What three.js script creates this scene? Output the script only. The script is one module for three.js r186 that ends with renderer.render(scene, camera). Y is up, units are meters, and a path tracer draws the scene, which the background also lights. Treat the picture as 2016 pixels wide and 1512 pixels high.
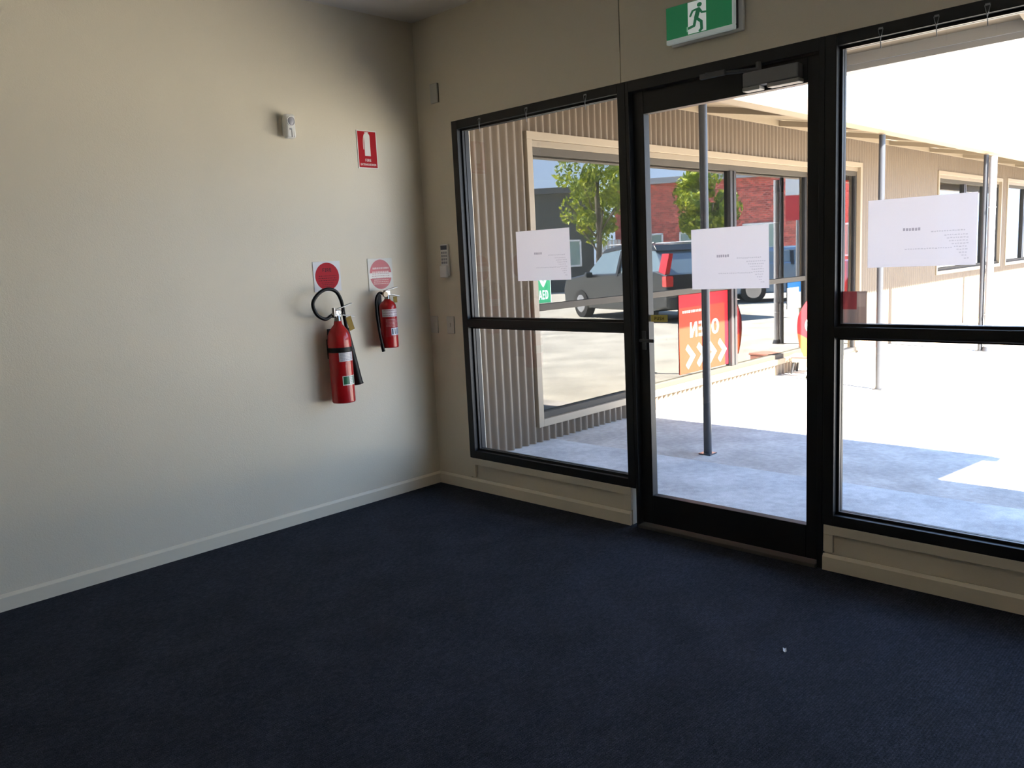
import * as THREE from 'three';
import { RoundedBoxGeometry } from 'three/addons/geometries/RoundedBoxGeometry.js';
import { mergeGeometries } from 'three/addons/utils/BufferGeometryUtils.js';
import { RectAreaLightUniformsLib } from 'three/addons/lights/RectAreaLightUniformsLib.js';

// ---------------------------------------------------------------- camera, sky, sun, exposure
const scene = new THREE.Scene();
const camera = new THREE.PerspectiveCamera(49.87, 2016 / 1512, 0.05, 400);
camera.position.set(4.28, 1.49, 3.604);
camera.rotation.set(-8.495 * Math.PI / 180, 44.505 * Math.PI / 180, -2.86 * Math.PI / 180, 'YXZ');

const renderer = new THREE.WebGLRenderer();
renderer.toneMapping = THREE.LinearToneMapping;
renderer.toneMappingExposure = 1.1;
renderer.shadowMap.enabled = true;
RectAreaLightUniformsLib.init();

const SUN_DIR = new THREE.Vector3(0.83, 1, 0.29).normalize();
// hazy daytime sky: white at the horizon, pale blue overhead, the same all the way round
{
  const w = 64, h = 64, d = new Float32Array(w * h * 4), low = [3.7, 4.8, 6.4], high = [1.5, 2.9, 5.6];
  for (let y = 0; y < h; y++) { const t = Math.pow(Math.max(0, Math.sin(((y + 0.5) / h - 0.5) * Math.PI)), 0.7); for (let x = 0; x < w; x++) { const i = (y * w + x) * 4; for (let k = 0; k < 3; k++) d[i + k] = low[k] + (high[k] - low[k]) * t; d[i + 3] = 1; } }
  const air = new THREE.DataTexture(d, w, h, THREE.RGBAFormat, THREE.FloatType);
  air.mapping = THREE.EquirectangularReflectionMapping; air.magFilter = THREE.LinearFilter; air.colorSpace = THREE.LinearSRGBColorSpace; air.needsUpdate = true;
  scene.background = air;
}
scene.backgroundIntensity = 1.0;

const sun = new THREE.DirectionalLight(new THREE.Color().setRGB(1, 0.95, 0.84), 70);
sun.name = 'sun';
sun.position.copy(SUN_DIR).multiplyScalar(40);
sun.castShadow = true;
sun.shadow.mapSize.set(4096, 4096);
Object.assign(sun.shadow.camera, { left: -32, right: 32, top: 32, bottom: -32, near: 1, far: 100 });
scene.add(sun); scene.add(sun.target);

// ---------------------------------------------------------------- helpers
let seed = 7;
const rnd = () => { seed = (seed * 1664525 + 1013904223) >>> 0; return seed / 4294967296; };
const rr = (a, b) => a + (b - a) * rnd();
const taken = new Map();
function numbered(n) { const k = taken.get(n) || 0; taken.set(n, k + 1); return k ? n + '_' + String(k).padStart(3, '0') : n; }
const C = (r, g, b) => new THREE.Color().setRGB(r, g, b);
function mat(r, g, b, rough = 0.6, extra = {}) { return new THREE.MeshPhysicalMaterial({ color: C(r, g, b), roughness: rough, ...extra }); }
// uv in metres from the position and the way the face points
function metreUV(g) {
  const p = g.attributes.position, n = g.attributes.normal, uv = new Float32Array(p.count * 2);
  for (let i = 0; i < p.count; i++) {
    const ax = Math.abs(n.getX(i)), ay = Math.abs(n.getY(i)), az = Math.abs(n.getZ(i));
    if (ay >= ax && ay >= az) { uv[2 * i] = p.getX(i); uv[2 * i + 1] = p.getZ(i); }
    else if (ax >= az) { uv[2 * i] = p.getZ(i); uv[2 * i + 1] = p.getY(i); }
    else { uv[2 * i] = p.getX(i); uv[2 * i + 1] = p.getY(i); }
  }
  g.setAttribute('uv', new THREE.BufferAttribute(uv, 2));
  return g;
}
function bx(x0, x1, y0, y1, z0, z1) { return metreUV(new THREE.BoxGeometry(x1 - x0, y1 - y0, z1 - z0).translate((x0 + x1) / 2, (y0 + y1) / 2, (z0 + z1) / 2)); }
function rbx(x0, x1, y0, y1, z0, z1, r = 0.004, s = 2) {
  const w = x1 - x0, h = y1 - y0, d = z1 - z0;
  const g = new RoundedBoxGeometry(w, h, d, s, Math.min(r, w / 2.05, h / 2.05, d / 2.05)).translate((x0 + x1) / 2, (y0 + y1) / 2, (z0 + z1) / 2);
  return metreUV(g.index ? g.toNonIndexed() : g);
}
const cyl = (r0, r1, h, n = 24) => new THREE.CylinderGeometry(r0, r1, h, n);
const lathe = (pts, n = 32) => new THREE.LatheGeometry(pts.map(([r, y]) => new THREE.Vector2(r, y)), n);
function tube(pts, r, seg = 40, n = 10) { return new THREE.TubeGeometry(new THREE.CatmullRomCurve3(pts.map((p) => new THREE.Vector3(...p))), seg, r, n, false); }
function rod(a, b, r, n = 12) { return new THREE.TubeGeometry(new THREE.LineCurve3(new THREE.Vector3(...a), new THREE.Vector3(...b)), 1, r, n, false); }
function merge(list) { return mergeGeometries(list.map((g) => { const h = g.index ? g.toNonIndexed() : g.clone(); for (const k of Object.keys(h.attributes)) if (!['position', 'normal', 'uv'].includes(k)) h.deleteAttribute(k); return h; })); }
function obj(name, geos, m, parent = scene, label) {
  const list = Array.isArray(geos) ? geos : [geos];
  const o = new THREE.Mesh(list.length > 1 ? merge(list) : list[0], m);
  o.name = parent === scene ? numbered(name) : name;
  o.castShadow = o.receiveShadow = true;
  if (label) o.userData.label = label;
  parent.add(o);
  return o;
}
function tag(o, label, category, group) { o.userData.label = label; o.userData.category = category; if (group) o.userData.group = group; return o; }
function thing(name, label, category, pos = [0, 0, 0], turn = 0, group) {
  const o = new THREE.Group(); o.name = numbered(name); o.position.set(...pos); o.rotation.y = turn;
  tag(o, label, category, group); scene.add(o); return o;
}
function struct(name, geos, m, label, category) { const o = obj(name, geos, m); tag(o, label, category); o.userData.kind = 'structure'; return o; }
function structGroup(name, label, category) { const o = thing(name, label, category); o.userData.kind = 'structure'; return o; }
// textures
function dataTex(n, f, srgb = true) {
  const d = new Uint8Array(n * n * 4);
  for (let y = 0; y < n; y++) for (let x = 0; x < n; x++) { const c = f(x, y); const i = (y * n + x) * 4; for (let k = 0; k < 3; k++) d[i + k] = Math.max(0, Math.min(255, c[k])); d[i + 3] = 255; }
  const t = new THREE.DataTexture(d, n, n); t.wrapS = t.wrapT = THREE.RepeatWrapping; t.magFilter = THREE.LinearFilter; t.minFilter = THREE.LinearMipmapLinearFilter; t.generateMipmaps = true;
  if (srgb) t.colorSpace = THREE.SRGBColorSpace; t.needsUpdate = true; return t;
}
function grid(n) { const a = new Float32Array(n * n); for (let i = 0; i < a.length; i++) a[i] = rnd(); return (u, v) => { const x = ((u % 1) + 1) % 1 * n, y = ((v % 1) + 1) % 1 * n, i = Math.floor(x), j = Math.floor(y); let fx = x - i, fy = y - j; fx = fx * fx * (3 - 2 * fx); fy = fy * fy * (3 - 2 * fy); const g = (p, q) => a[(q % n) * n + (p % n)]; return (g(i, j) * (1 - fx) + g(i + 1, j) * fx) * (1 - fy) + (g(i, j + 1) * (1 - fx) + g(i + 1, j + 1) * fx) * fy; }; }
function rep(t, metres) { const c = t.clone(); c.repeat.set(1 / metres, 1 / metres); c.needsUpdate = true; return c; }
function canvasTex(w, h, draw) {
  const c = document.createElement('canvas'); c.width = w; c.height = h; const x = c.getContext('2d'); draw(x, w, h);
  const t = new THREE.CanvasTexture(c); t.colorSpace = THREE.SRGBColorSpace; t.magFilter = THREE.LinearFilter; return t;
}
const n8 = grid(8), n16 = grid(16), n32 = grid(32), n64 = grid(64), n128 = grid(128);

// ---------------------------------------------------------------- materials
const rollerBump = dataTex(256, (x, y) => { const v = 90 * n64(x / 256, y / 256) + 120 * n128(x / 256, y / 256); return [v, v, v]; }, false);
const M = {};
M.wall = mat(0.74, 0.67, 0.53, 0.42, { bumpMap: rep(rollerBump, 0.35), bumpScale: 0.0006 });
M.ceiling = mat(0.84, 0.80, 0.74, 0.9);
M.trim = mat(0.74, 0.67, 0.53, 0.38);
const carpetTex = dataTex(1024, (x, y) => { const u = x / 1024, v = y / 1024; const rib = 0.5 + 0.5 * Math.sin(u * Math.PI * 2 * 170 + 1.5 * n32(u, v)); const fleck = rnd() > 0.985 ? 0.9 * rnd() : 0; const k = 0.62 + 0.2 * rib * (0.4 + 0.9 * n128(u * 2, v)) + 0.22 * n128(u * 2, v) + 0.12 * (n16(u, v) - 0.5) + 0.1 * (n8(u, v) - 0.5) + (rnd() - 0.5) * 0.45 + fleck; return [50 * k, 54 * k, 66 * k]; });
const carpetBump = dataTex(1024, (x, y) => { const u = x / 1024, v = y / 1024; const k = 80 * (0.5 + 0.5 * Math.sin(u * Math.PI * 2 * 170 + 1.5 * n32(u, v))) + 150 * rnd(); return [k, k, k]; }, false);
M.carpet = mat(1, 1, 1, 0.95, { map: rep(carpetTex, 1.6), bumpMap: rep(carpetBump, 1.6), bumpScale: 0.003, specularIntensity: 0.3 });
M.black = mat(0.010, 0.0105, 0.012, 0.42, { specularIntensity: 0.7 });
M.rubber = mat(0.01, 0.01, 0.01, 0.6);
M.glass = new THREE.MeshPhysicalMaterial({ color: C(1, 1, 1), roughness: 0, transmission: 1, thickness: 0, ior: 1.5 });
M.alu = mat(0.55, 0.55, 0.56, 0.35, { metalness: 0.9 });
M.chrome = mat(0.33, 0.33, 0.325, 0.16, { metalness: 1 });
M.whitePlastic = mat(0.82, 0.81, 0.78, 0.35);
M.creamPlastic = mat(0.62, 0.6, 0.53, 0.4);
M.greyPlastic = mat(0.33, 0.33, 0.35, 0.4);
M.red = mat(0.46, 0.008, 0.012, 0.4, { specularIntensity: 0.3, clearcoat: 0.8, clearcoatRoughness: 0.07 });
M.hose = mat(0.007, 0.007, 0.008, 0.4, { specularIntensity: 0.45 });
M.brassTag = mat(0.27, 0.17, 0.012, 0.5, { specularIntensity: 0.4 });

// ================================================================ THE ROOM
const RX = 7.0, RZ = 7.6, CH = 3.02;
struct('floor', bx(-0.15, RX + 0.15, -0.12, 0, -0.1, RZ + 0.15), M.carpet, 'dark navy ribbed carpet covering the room floor', 'floor');
struct('ceiling', bx(-0.15, RX + 0.15, CH, CH + 0.2, -0.15, RZ + 0.15), M.ceiling, 'flat pale painted ceiling above the beige walls', 'ceiling');
struct('wall_left', bx(-0.15, 0, 0, CH, -0.15, RZ), M.wall, 'plain beige painted wall carrying both fire extinguishers', 'wall');
struct('wall_right', bx(RX, RX + 0.15, 0, CH, -0.15, RZ), M.wall, 'plain beige painted side wall facing the extinguisher wall', 'wall');
struct('wall_back', bx(-0.15, RX + 0.15, 0, CH, RZ, RZ + 0.15), M.wall, 'plain beige painted wall facing the shopfront', 'wall');
const WT = 2.365, WB = 0.215, XL = 0.32, XR = 5.6, SEAM = 1.63, DL = 1.62, DR = 2.71;
{
  const g = [];
  g.push(bx(0, XL, 0, CH, -0.15, 0));
  g.push(bx(XL, XR, WT, CH, -0.15, -0.012));
  g.push(bx(XL, SEAM - 0.003, WT, CH, -0.012, 0), bx(SEAM + 0.003, XR, WT, CH, -0.012, 0));
  g.push(bx(XR, RX, 0, CH, -0.15, 0));
  g.push(bx(XL, DL, 0, WB, -0.15, -0.012), bx(DR, XR, 0, WB, -0.15, -0.012));
  struct('wall_front', g, M.wall, 'beige wall around the black framed shopfront glazing, with a joint above the door', 'wall');
}
// strips framing the recessed panels under the two windows
function panelTrim(x0, x1, label) {
  const t = structGroup('trim', label, 'trim'); t.name = numbered('trim_1').replace('trim_1_', 'trim_');
  obj('top_strip', rbx(x0, x1, WB - 0.045, WB, -0.0118, 0.004, 0.002), M.trim, t);
  obj('end_strip', rbx(x0, x0 + 0.045, 0.085, WB - 0.045, -0.0118, 0.004, 0.002), M.trim, t);
  obj('end_strip', rbx(x1 - 0.045, x1, 0.085, WB - 0.045, -0.0118, 0.004, 0.002), M.trim, t);
  return t;
}
taken.delete('trim');
panelTrim(XL + 0.0, DL, 'beige strips framing the recessed panel beneath the window beside the corner').name = 'trim_1';
panelTrim(DR, XR, 'beige strips framing the recessed panel beneath the wide window right of the door').name = 'trim_2';
function skirting(x0, x1, z0, z1, along) {
  const h = 0.078, d = 0.013;
  const sh = new THREE.Shape(); sh.moveTo(0, 0); sh.lineTo(d, 0); sh.lineTo(d, h - 0.014); sh.lineTo(0.004, h); sh.lineTo(0, h); sh.closePath();
  const L = along === 'x' ? x1 - x0 : z1 - z0;
  const g = new THREE.ExtrudeGeometry(sh, { depth: L, bevelEnabled: false });
  if (along === 'x') g.applyMatrix4(new THREE.Matrix4().makeBasis(new THREE.Vector3(0, 0, 1), new THREE.Vector3(0, 1, 0), new THREE.Vector3(1, 0, 0)).setPosition(x0, 0, z0));
  else g.translate(x0, 0, z0);
  if (along === 'x') { const ix = g.index; const p = g.attributes.position; if (!ix) { for (let i = 0; i < p.count; i += 3) for (let k = 0; k < 3; k++) { const a = p.getComponent(i + 1, k), b = p.getComponent(i + 2, k); p.setComponent(i + 1, k, b); p.setComponent(i + 2, k, a); } g.computeVertexNormals(); } }
  return metreUV(g);
}
struct('baseboard_left', skirting(0, 0, 0, RZ, 'z'), M.trim, 'low beige skirting board along the extinguisher wall', 'skirting board');
struct('baseboard_front', [skirting(0.013, DL, 0, 0, 'x')], M.trim, 'low beige skirting board under the window beside the corner', 'skirting board');
struct('baseboard_front_right', [skirting(DR, RX, 0, 0, 'x')], M.trim, 'low beige skirting board under the wide window beside the door', 'skirting board');

// ---- shopfront frames
const B = 0.05, FZ0 = -0.1, FZ1 = 0.004, GZ = -0.05, TR = 1.105;
function shopWindow(n, x0, x1, label, mulls = []) {
  const w = structGroup('window_' + n, label, 'window'); w.name = 'window_' + n;
  const bar = (name, a, b, c, d) => {
    const m = obj(name, [rbx(a, b, c, d, FZ0, FZ1, 0.003)], M.black, w); return m;
  };
  bar('jamb', x0, x0 + B, WB, WT); bar('jamb', x1 - B, x1, WB, WT);
  bar('head', x0 + B, x1 - B, WT - B, WT); bar('sill', x0 + B, x1 - B, WB, WB + B);
  bar('transom', x0 + B, x1 - B, TR - 0.024, TR + 0.024);
  const xs = [x0 + B, ...mulls, x1 - B];
  for (const m of mulls) bar('mullion', m - 0.025, m + 0.025, WB + B, WT - B);
  for (let i = 0; i < xs.length - 1; i++) {
    const a = xs[i] + (i ? 0.025 : 0), b = xs[i + 1] - (i < xs.length - 2 ? 0.025 : 0);
    for (const [y0, y1] of [[WB + B, TR - 0.024], [TR + 0.024, WT - B]]) {
      const pane = obj('pane', metreUV(new THREE.PlaneGeometry(b - a, y1 - y0).translate((a + b) / 2, (y0 + y1) / 2, GZ)), M.glass, w, 'clear glass pane');
      // glazing beads round the pane, inside and outside of the glass
      for (const [z0, z1] of [[GZ + 0.003, GZ + 0.02], [GZ - 0.02, GZ - 0.003]]) {
        const e = 0.012;
        obj('glazing_bead', [bx(a, a + e, y0, y1, z0, z1), bx(b - e, b, y0, y1, z0, z1), bx(a + e, b - e, y0, y0 + e, z0, z1), bx(a + e, b - e, y1 - e, y1, z0, z1)], M.black, w);
      }
    }
  }
  return w;
}
shopWindow(1, XL, DL + 0.035, 'black framed two-pane shopfront window between the corner and the door');
shopWindow(2, DR - 0.005, XR, 'wide black framed shopfront window with a small red sticker beside the door', [4.2]);

// ---- door
{
  const d = structGroup('door_1', 'black framed single glass entrance door with a grey overhead closer', 'door'); d.name = 'door_1';
  const J0 = DL + 0.036, J1 = DR - 0.006;
  obj('door_frame', [rbx(J0, J0 + 0.02, 0, WT, FZ0, FZ1, 0.002), rbx(J1 - 0.025, J1, 0, WT, FZ0, FZ1, 0.002), rbx(J0 + 0.02, J1 - 0.025, WT - 0.055, WT, FZ0, FZ1, 0.002)], M.black, d);
  obj('threshold', rbx(J0 + 0.02, J1 - 0.025, 0, 0.018, -0.12, 0.02, 0.004), mat(0.07, 0.066, 0.058, 0.5), d, 'dull metal threshold strip');
  const x0 = J0 + 0.023, x1 = J1 - 0.028, y0 = 0.024, y1 = WT - 0.058, z0 = -0.075, z1 = -0.026;
  const leaf = new THREE.Group(); leaf.name = 'door_leaf'; d.add(leaf);
  const gx0 = x0 + 0.068, gx1 = x1 - 0.062, gy0 = 0.185, gy1 = 2.195;
  obj('stile', rbx(x0, gx0, y0, y1, z0, z1, 0.003), M.black, leaf); obj('stile', rbx(gx1, x1, y0, y1, z0, z1, 0.003), M.black, leaf);
  obj('top_rail', rbx(gx0, gx1, gy1, y1, z0, z1, 0.003), M.black, leaf); obj('bottom_rail', rbx(gx0, gx1, y0, gy0, z0, z1, 0.003), M.black, leaf);
  obj('pane', metreUV(new THREE.PlaneGeometry(gx1 - gx0, gy1 - gy0).translate((gx0 + gx1) / 2, (gy0 + gy1) / 2, GZ)), M.glass, leaf, 'clear glass pane');
  obj('lever_latch', [rbx(x0 + 0.028, x0 + 0.052, 0.985, 1.085, z1, z1 + 0.008, 0.003), rbx(x0 + 0.03, x0 + 0.125, 1.028, 1.046, z1 + 0.03, z1 + 0.042, 0.005), rod([x0 + 0.04, 1.037, z1], [x0 + 0.04, 1.037, z1 + 0.04], 0.007)], mat(0.06, 0.062, 0.064, 0.35, { metalness: 0.6 }), leaf, 'dark metal lever latch');
  // the overhead closer
  obj('closer_body', rbx(2.33, 2.595, 2.215, 2.28, z1, z1 + 0.055, 0.008), mat(0.2, 0.2, 0.2, 0.5), leaf, 'grey overhead door closer body');
  obj('closer_cover', [rbx(2.33, 2.415, 2.197, 2.2145, z1 + 0.004, z1 + 0.056, 0.004), rbx(2.45, 2.60, 2.197, 2.2145, z1 + 0.004, z1 + 0.056, 0.004)], mat(0.33, 0.32, 0.3, 0.5), leaf, 'paler lower lip of the closer');
  obj('closer_arm', [rod([2.4, 2.285, 0.012], [2.16, 2.3, 0.06], 0.009), rbx(2.13, 2.26, 2.282, 2.306, 0.046, 0.066, 0.004), rod([2.4, 2.275, 0.006], [2.4, 2.318, 0.006], 0.013)], mat(0.09, 0.09, 0.09, 0.4), leaf, 'dark jointed closer arm');
  // push plate decal
  const pt = canvasTex(192, 66, (c, w, h) => { c.fillStyle = '#8d7d3f'; c.fillRect(0, 0, w, h); c.fillStyle = '#3a3113'; c.font = 'bold 46px sans-serif'; c.textAlign = 'center'; c.textBaseline = 'middle'; c.fillText('PUSH', w / 2, h / 2 + 2); });
  const st = obj('push_sticker', new THREE.PlaneGeometry(0.105, 0.037).translate(1.8, 1.151, GZ + 0.003), mat(1, 1, 1, 0.7, { map: pt, transmission: 0.35, thickness: 0, side: THREE.DoubleSide, specularIntensity: 0.2 })); fitUV(st.geometry, 'z');
  tag(st, 'small gold rectangular push sticker on the door glass', 'sticker');
}
// stretch a flat thing's picture over its front
function fitUV(g, axis, flip = false) {
  g.computeBoundingBox(); const b = g.boundingBox, p = g.attributes.position, uv = g.attributes.uv;
  for (let i = 0; i < p.count; i++) {
    let u = axis === 'z' ? (p.getX(i) - b.min.x) / (b.max.x - b.min.x) : 1 - (p.getZ(i) - b.min.z) / (b.max.z - b.min.z);
    if (flip) u = 1 - u;
    uv.setXY(i, u, (p.getY(i) - b.min.y) / (b.max.y - b.min.y));
  }
  return g;
}

// ---- paper notices on the glass
function notice(x0, x1, y0, y1, tilt, label, k) {
  const t = canvasTex(512, 362, (c, w, h) => {
    c.fillStyle = '#efeaf1'; c.fillRect(0, 0, w, h);
    c.fillStyle = 'rgba(120,112,128,0.55)';
    const marks = (x, y, n, hh) => { let q = x; for (let i = 0; i < n; i++) { const ww = rr(5, 12); c.fillRect(q, y + rr(-1, 1), ww, hh); q += ww + 4; } };
    marks(w * 0.34, h * 0.44, 6, 15);
    c.fillStyle = 'rgba(135,128,142,0.28)';
    marks(w * 0.6, h * 0.5, 13, 6); 
    for (let r = 0; r < 9; r++) marks(w * (0.72 + r * 0.022), h * (0.56 + r * 0.042), Math.max(2, 9 - r), 5);
    marks(w * 0.36, h * 0.74, 18, 5);
  });
  const g = new THREE.PlaneGeometry(x1 - x0, y1 - y0, 12, 8); const p = g.attributes.position;
  for (let i = 0; i < p.count; i++) p.setZ(i, 0.001 + 0.003 * Math.abs(p.getX(i) * 2) ** 2 * (0.5 + 0.5 * Math.sin(p.getY(i) * 9 + k)) );
  g.computeVertexNormals(); g.rotateZ(tilt); g.translate((x0 + x1) / 2, (y0 + y1) / 2, GZ + 0.0035);
  const o = obj('paper_notice', g, new THREE.MeshPhysicalMaterial({ map: t, roughness: 0.95, transmission: 0.35, thickness: 0, side: THREE.DoubleSide, specularIntensity: 0.2 }));
  return tag(o, label, 'notice', 'large white paper notices stuck to the shopfront glass');
}
notice(0.789, 1.209, 1.365, 1.659, 0.0, 'white paper notice taped to the window between corner and door', 0);
notice(2.004, 2.421, 1.301, 1.598, 0.006, 'white paper notice taped to the glass of the door', 1.3);
notice(2.876, 3.298, 1.383, 1.666, 0.0, 'white paper notice taped to the wide window beside the door', 2.1);

// ---- clear hooks hanging from the window heads
const hookMat = mat(0.55, 0.56, 0.58, 0.2, { transmission: 0.5, thickness: 0 });
function hook(x, label, group) {
  const t = thing('plastic_hook', label, 'hook', [x, WT - 0.012, FZ1], 0, group);
  obj('clip', rbx(-0.009, 0.009, -0.012, -0.004, 0, 0.003, 0.001), hookMat, t);
  obj('strand', [rod([-0.01, -0.01, 0.003], [0.0, -0.05, 0.006], 0.0016, 6), rod([0.01, -0.01, 0.003], [0.002, -0.05, 0.006], 0.0016, 6)], hookMat, t);
  obj('drop', rod([0.001, -0.05, 0.006], [0.003, -0.085, 0.004], 0.0022, 6), hookMat, t);
}
for (const x of [0.578, 0.965, 1.397]) hook(x, 'small clear plastic hook on the window head beside the corner', 'hooks on the window head left of the door');
for (const x of [2.935, 3.146, 3.323]) hook(x, 'small clear plastic hook on the head of the wide window', 'hooks on the wide window head');

// ================================================================ THINGS ON THE WALLS
// exit sign
{
  const t = thing('exit_sign', 'green running man exit sign in a white case above the door', 'exit sign', [2.133, 2.558, 0]);
  const W = 0.36, H = 0.172;
  obj('back_plate', rbx(-W / 2 - 0.002, W / 2 + 0.02, -H / 2 - 0.004, H / 2 + 0.01, 0.0, 0.02, 0.006), M.whitePlastic, t);
  obj('housing', rbx(-W / 2 + 0.01, W / 2 - 0.002, -H / 2 + 0.008, H / 2 - 0.004, 0.02, 0.044, 0.004), mat(0.1, 0.1, 0.1, 0.5), t, 'dark inner housing');
  const tex = canvasTex(720, 400, (c, w, h) => {
    c.fillStyle = '#1d7a4c'; c.fillRect(0, 0, w, h);
    c.fillStyle = '#dfe9e6'; c.fillRect(w * 0.345, h * 0.02, w * 0.28, h * 0.96);
    c.strokeStyle = c.fillStyle = '#1f6d49'; c.lineCap = 'round'; c.lineJoin = 'round';
    c.beginPath(); c.arc(w * 0.525, h * 0.16, 27, 0, 7); c.fill();
    const line = (lw, ...p) => { c.lineWidth = lw; c.beginPath(); c.moveTo(p[0] * w, p[1] * h); for (let i = 2; i < p.length; i += 2) c.lineTo(p[i] * w, p[i + 1] * h); c.stroke(); };
    line(50, 0.508, 0.3, 0.475, 0.52);
    line(24, 0.5, 0.27, 0.42, 0.3, 0.385, 0.44); line(24, 0.52, 0.28, 0.56, 0.41, 0.61, 0.42);
    line(32, 0.475, 0.54, 0.55, 0.68, 0.555, 0.9, 0.53, 0.94); line(32, 0.465, 0.54, 0.44, 0.76, 0.35, 0.8);
    c.fillStyle = '#1d7a4c'; c.fillRect(0, 0, w * 0.345, h); c.fillStyle = '#8fc3a6'; c.fillRect(w * 0.325, h * 0.74, w * 0.02, h * 0.16);
  });
  const face = rbx(-W / 2, W / 2 - 0.012, -H / 2 + 0.022, H / 2 - 0.004, 0.044, 0.064, 0.003); fitUV(face, 'z');
  obj('green_face', face, new THREE.MeshPhysicalMaterial({ map: tex, roughness: 0.3, emissive: C(1, 1, 1), emissiveMap: tex, emissiveIntensity: 0.32 }), t, 'green sign face with white running man panel');
  obj('diffuser_edge', [rbx(-W / 2, W / 2, -H / 2, -H / 2 + 0.0215, 0.044, 0.066, 0.004), rbx(W / 2 - 0.0115, W / 2, -H / 2 + 0.0215, H / 2 - 0.004, 0.044, 0.066, 0.004)], new THREE.MeshPhysicalMaterial({ color: C(0.75, 0.76, 0.76), roughness: 0.35, emissive: C(0.8, 1, 0.95), emissiveIntensity: 0.12 }), t, 'white translucent edge');
  const l = new THREE.RectAreaLight(C(0.45, 1, 0.75), 0.22, W - 0.02, H - 0.03); l.position.set(0, 0.01, 0.07); l.rotation.y = Math.PI; t.add(l); l.name = 'exit_glow';
}
// movement detector
{
  const t = thing('movement_detector', 'white movement detector high on the beige side wall', 'detector', [0, 2.3, 0.985]);
  obj('mount', rbx(0, 0.022, -0.05, 0.05, -0.022, 0.022, 0.006), M.whitePlastic, t);
  obj('case', rbx(0.022, 0.068, -0.066, 0.066, -0.031, 0.031, 0.014, 4), M.whitePlastic, t);
  const lens = new THREE.SphereGeometry(0.024, 24, 16).scale(0.4, 1, 0.85).translate(0.066, 0.026, 0);
  obj('lens', lens, mat(0.42, 0.42, 0.46, 0.3), t, 'grey domed sensor lens');
  obj('lens_rim', new THREE.TorusGeometry(0.026, 0.0035, 8, 28).rotateY(Math.PI / 2).scale(1, 1, 0.9).translate(0.068, 0.026, 0), M.whitePlastic, t);
  obj('indicator', rbx(0.066, 0.07, -0.022, -0.012, 0.004, 0.012, 0.001), M.greyPlastic, t);
  obj('rib', [rbx(0.066, 0.0715, -0.062, -0.016, -0.004, 0.0, 0.001), rbx(0.066, 0.0705, -0.062, -0.03, -0.018, -0.014, 0.001)], M.whitePlastic, t);
}
// red location sign
{
  const tex = canvasTex(300, 450, (c, w, h) => {
    c.fillStyle = '#f0ebe6'; c.fillRect(0, 0, w, h); c.fillStyle = '#b3101f'; c.fillRect(12, 12, w - 24, h - 24);
    c.fillStyle = '#f0ebe6'; c.fillRect(w * 0.36, h * 0.15, w * 0.29, h * 0.52); c.beginPath(); c.arc(w * 0.505, h * 0.16, w * 0.145, Math.PI, 0); c.fill();
    c.fillRect(w * 0.47, h * 0.04, w * 0.07, h * 0.08); c.fillRect(w * 0.4, h * 0.045, w * 0.2, h * 0.022);
    c.lineWidth = 9; c.strokeStyle = '#f0ebe6'; c.beginPath(); c.moveTo(w * 0.42, h * 0.08); c.quadraticCurveTo(w * 0.29, h * 0.14, w * 0.315, h * 0.5); c.stroke();
    c.font = 'bold 44px sans-serif'; c.textAlign = 'center'; c.fillText('FIRE', w / 2, h * 0.815); c.font = 'bold 33px sans-serif'; c.fillText('EXTINGUISHER', w / 2, h * 0.92);
  });
  const g = rbx(0, 0.004, 2.096, 2.325, 0.348, 0.497, 0.001); fitUV(g, 'x');
  const o = obj('fire_extinguisher_sign', g, mat(1, 1, 1, 0.5, { map: tex, specularIntensity: 0.3 }));
  tag(o, 'tall red and white fire extinguisher location sign above the extinguishers', 'sign');
}
function idSign(z0, z1, y0, y1, label, rough, draw) {
  const tex = canvasTex(384, 384, draw); const g = rbx(0, 0.004, y0, y1, z0, z1, 0.001); fitUV(g, 'x');
  tag(obj('extinguisher_type_sign', g, mat(1, 1, 1, rough, { map: tex, specularIntensity: rough > 0.4 ? 0.3 : 0.8 })), label, 'sign');
}
const fineLines = (c, x0, x1, y0, y1, n, hh) => { for (let i = 0; i < n; i++) { const y = y0 + (y1 - y0) * i / Math.max(1, n - 1); let q = x0 + rr(0, 14); while (q < x1) { const w = rr(8, 24); c.fillRect(q, y, Math.min(w, x1 - q), hh); q += w + 7; } } };
idSign(0.692, 0.882, 1.361, 1.539, 'white square sign with a solid red disc behind the looped hose', 0.55, (c, w, h) => {
  c.fillStyle = '#e9e9ee'; c.fillRect(0, 0, w, h); c.fillStyle = '#b5202f'; c.beginPath(); c.ellipse(w / 2, h / 2, w * 0.44, h * 0.46, 0, 0, 7); c.fill();
  c.fillStyle = '#3a1a24'; c.font = 'bold 62px sans-serif'; c.textAlign = 'center'; c.fillText('FIRE', w / 2, h * 0.34); c.fillStyle = 'rgba(70,22,34,0.75)'; fineLines(c, w * 0.16, w * 0.84, h * 0.47, h * 0.62, 3, 10); fineLines(c, w * 0.26, w * 0.74, h * 0.7, h * 0.82, 3, 8);
});
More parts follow.
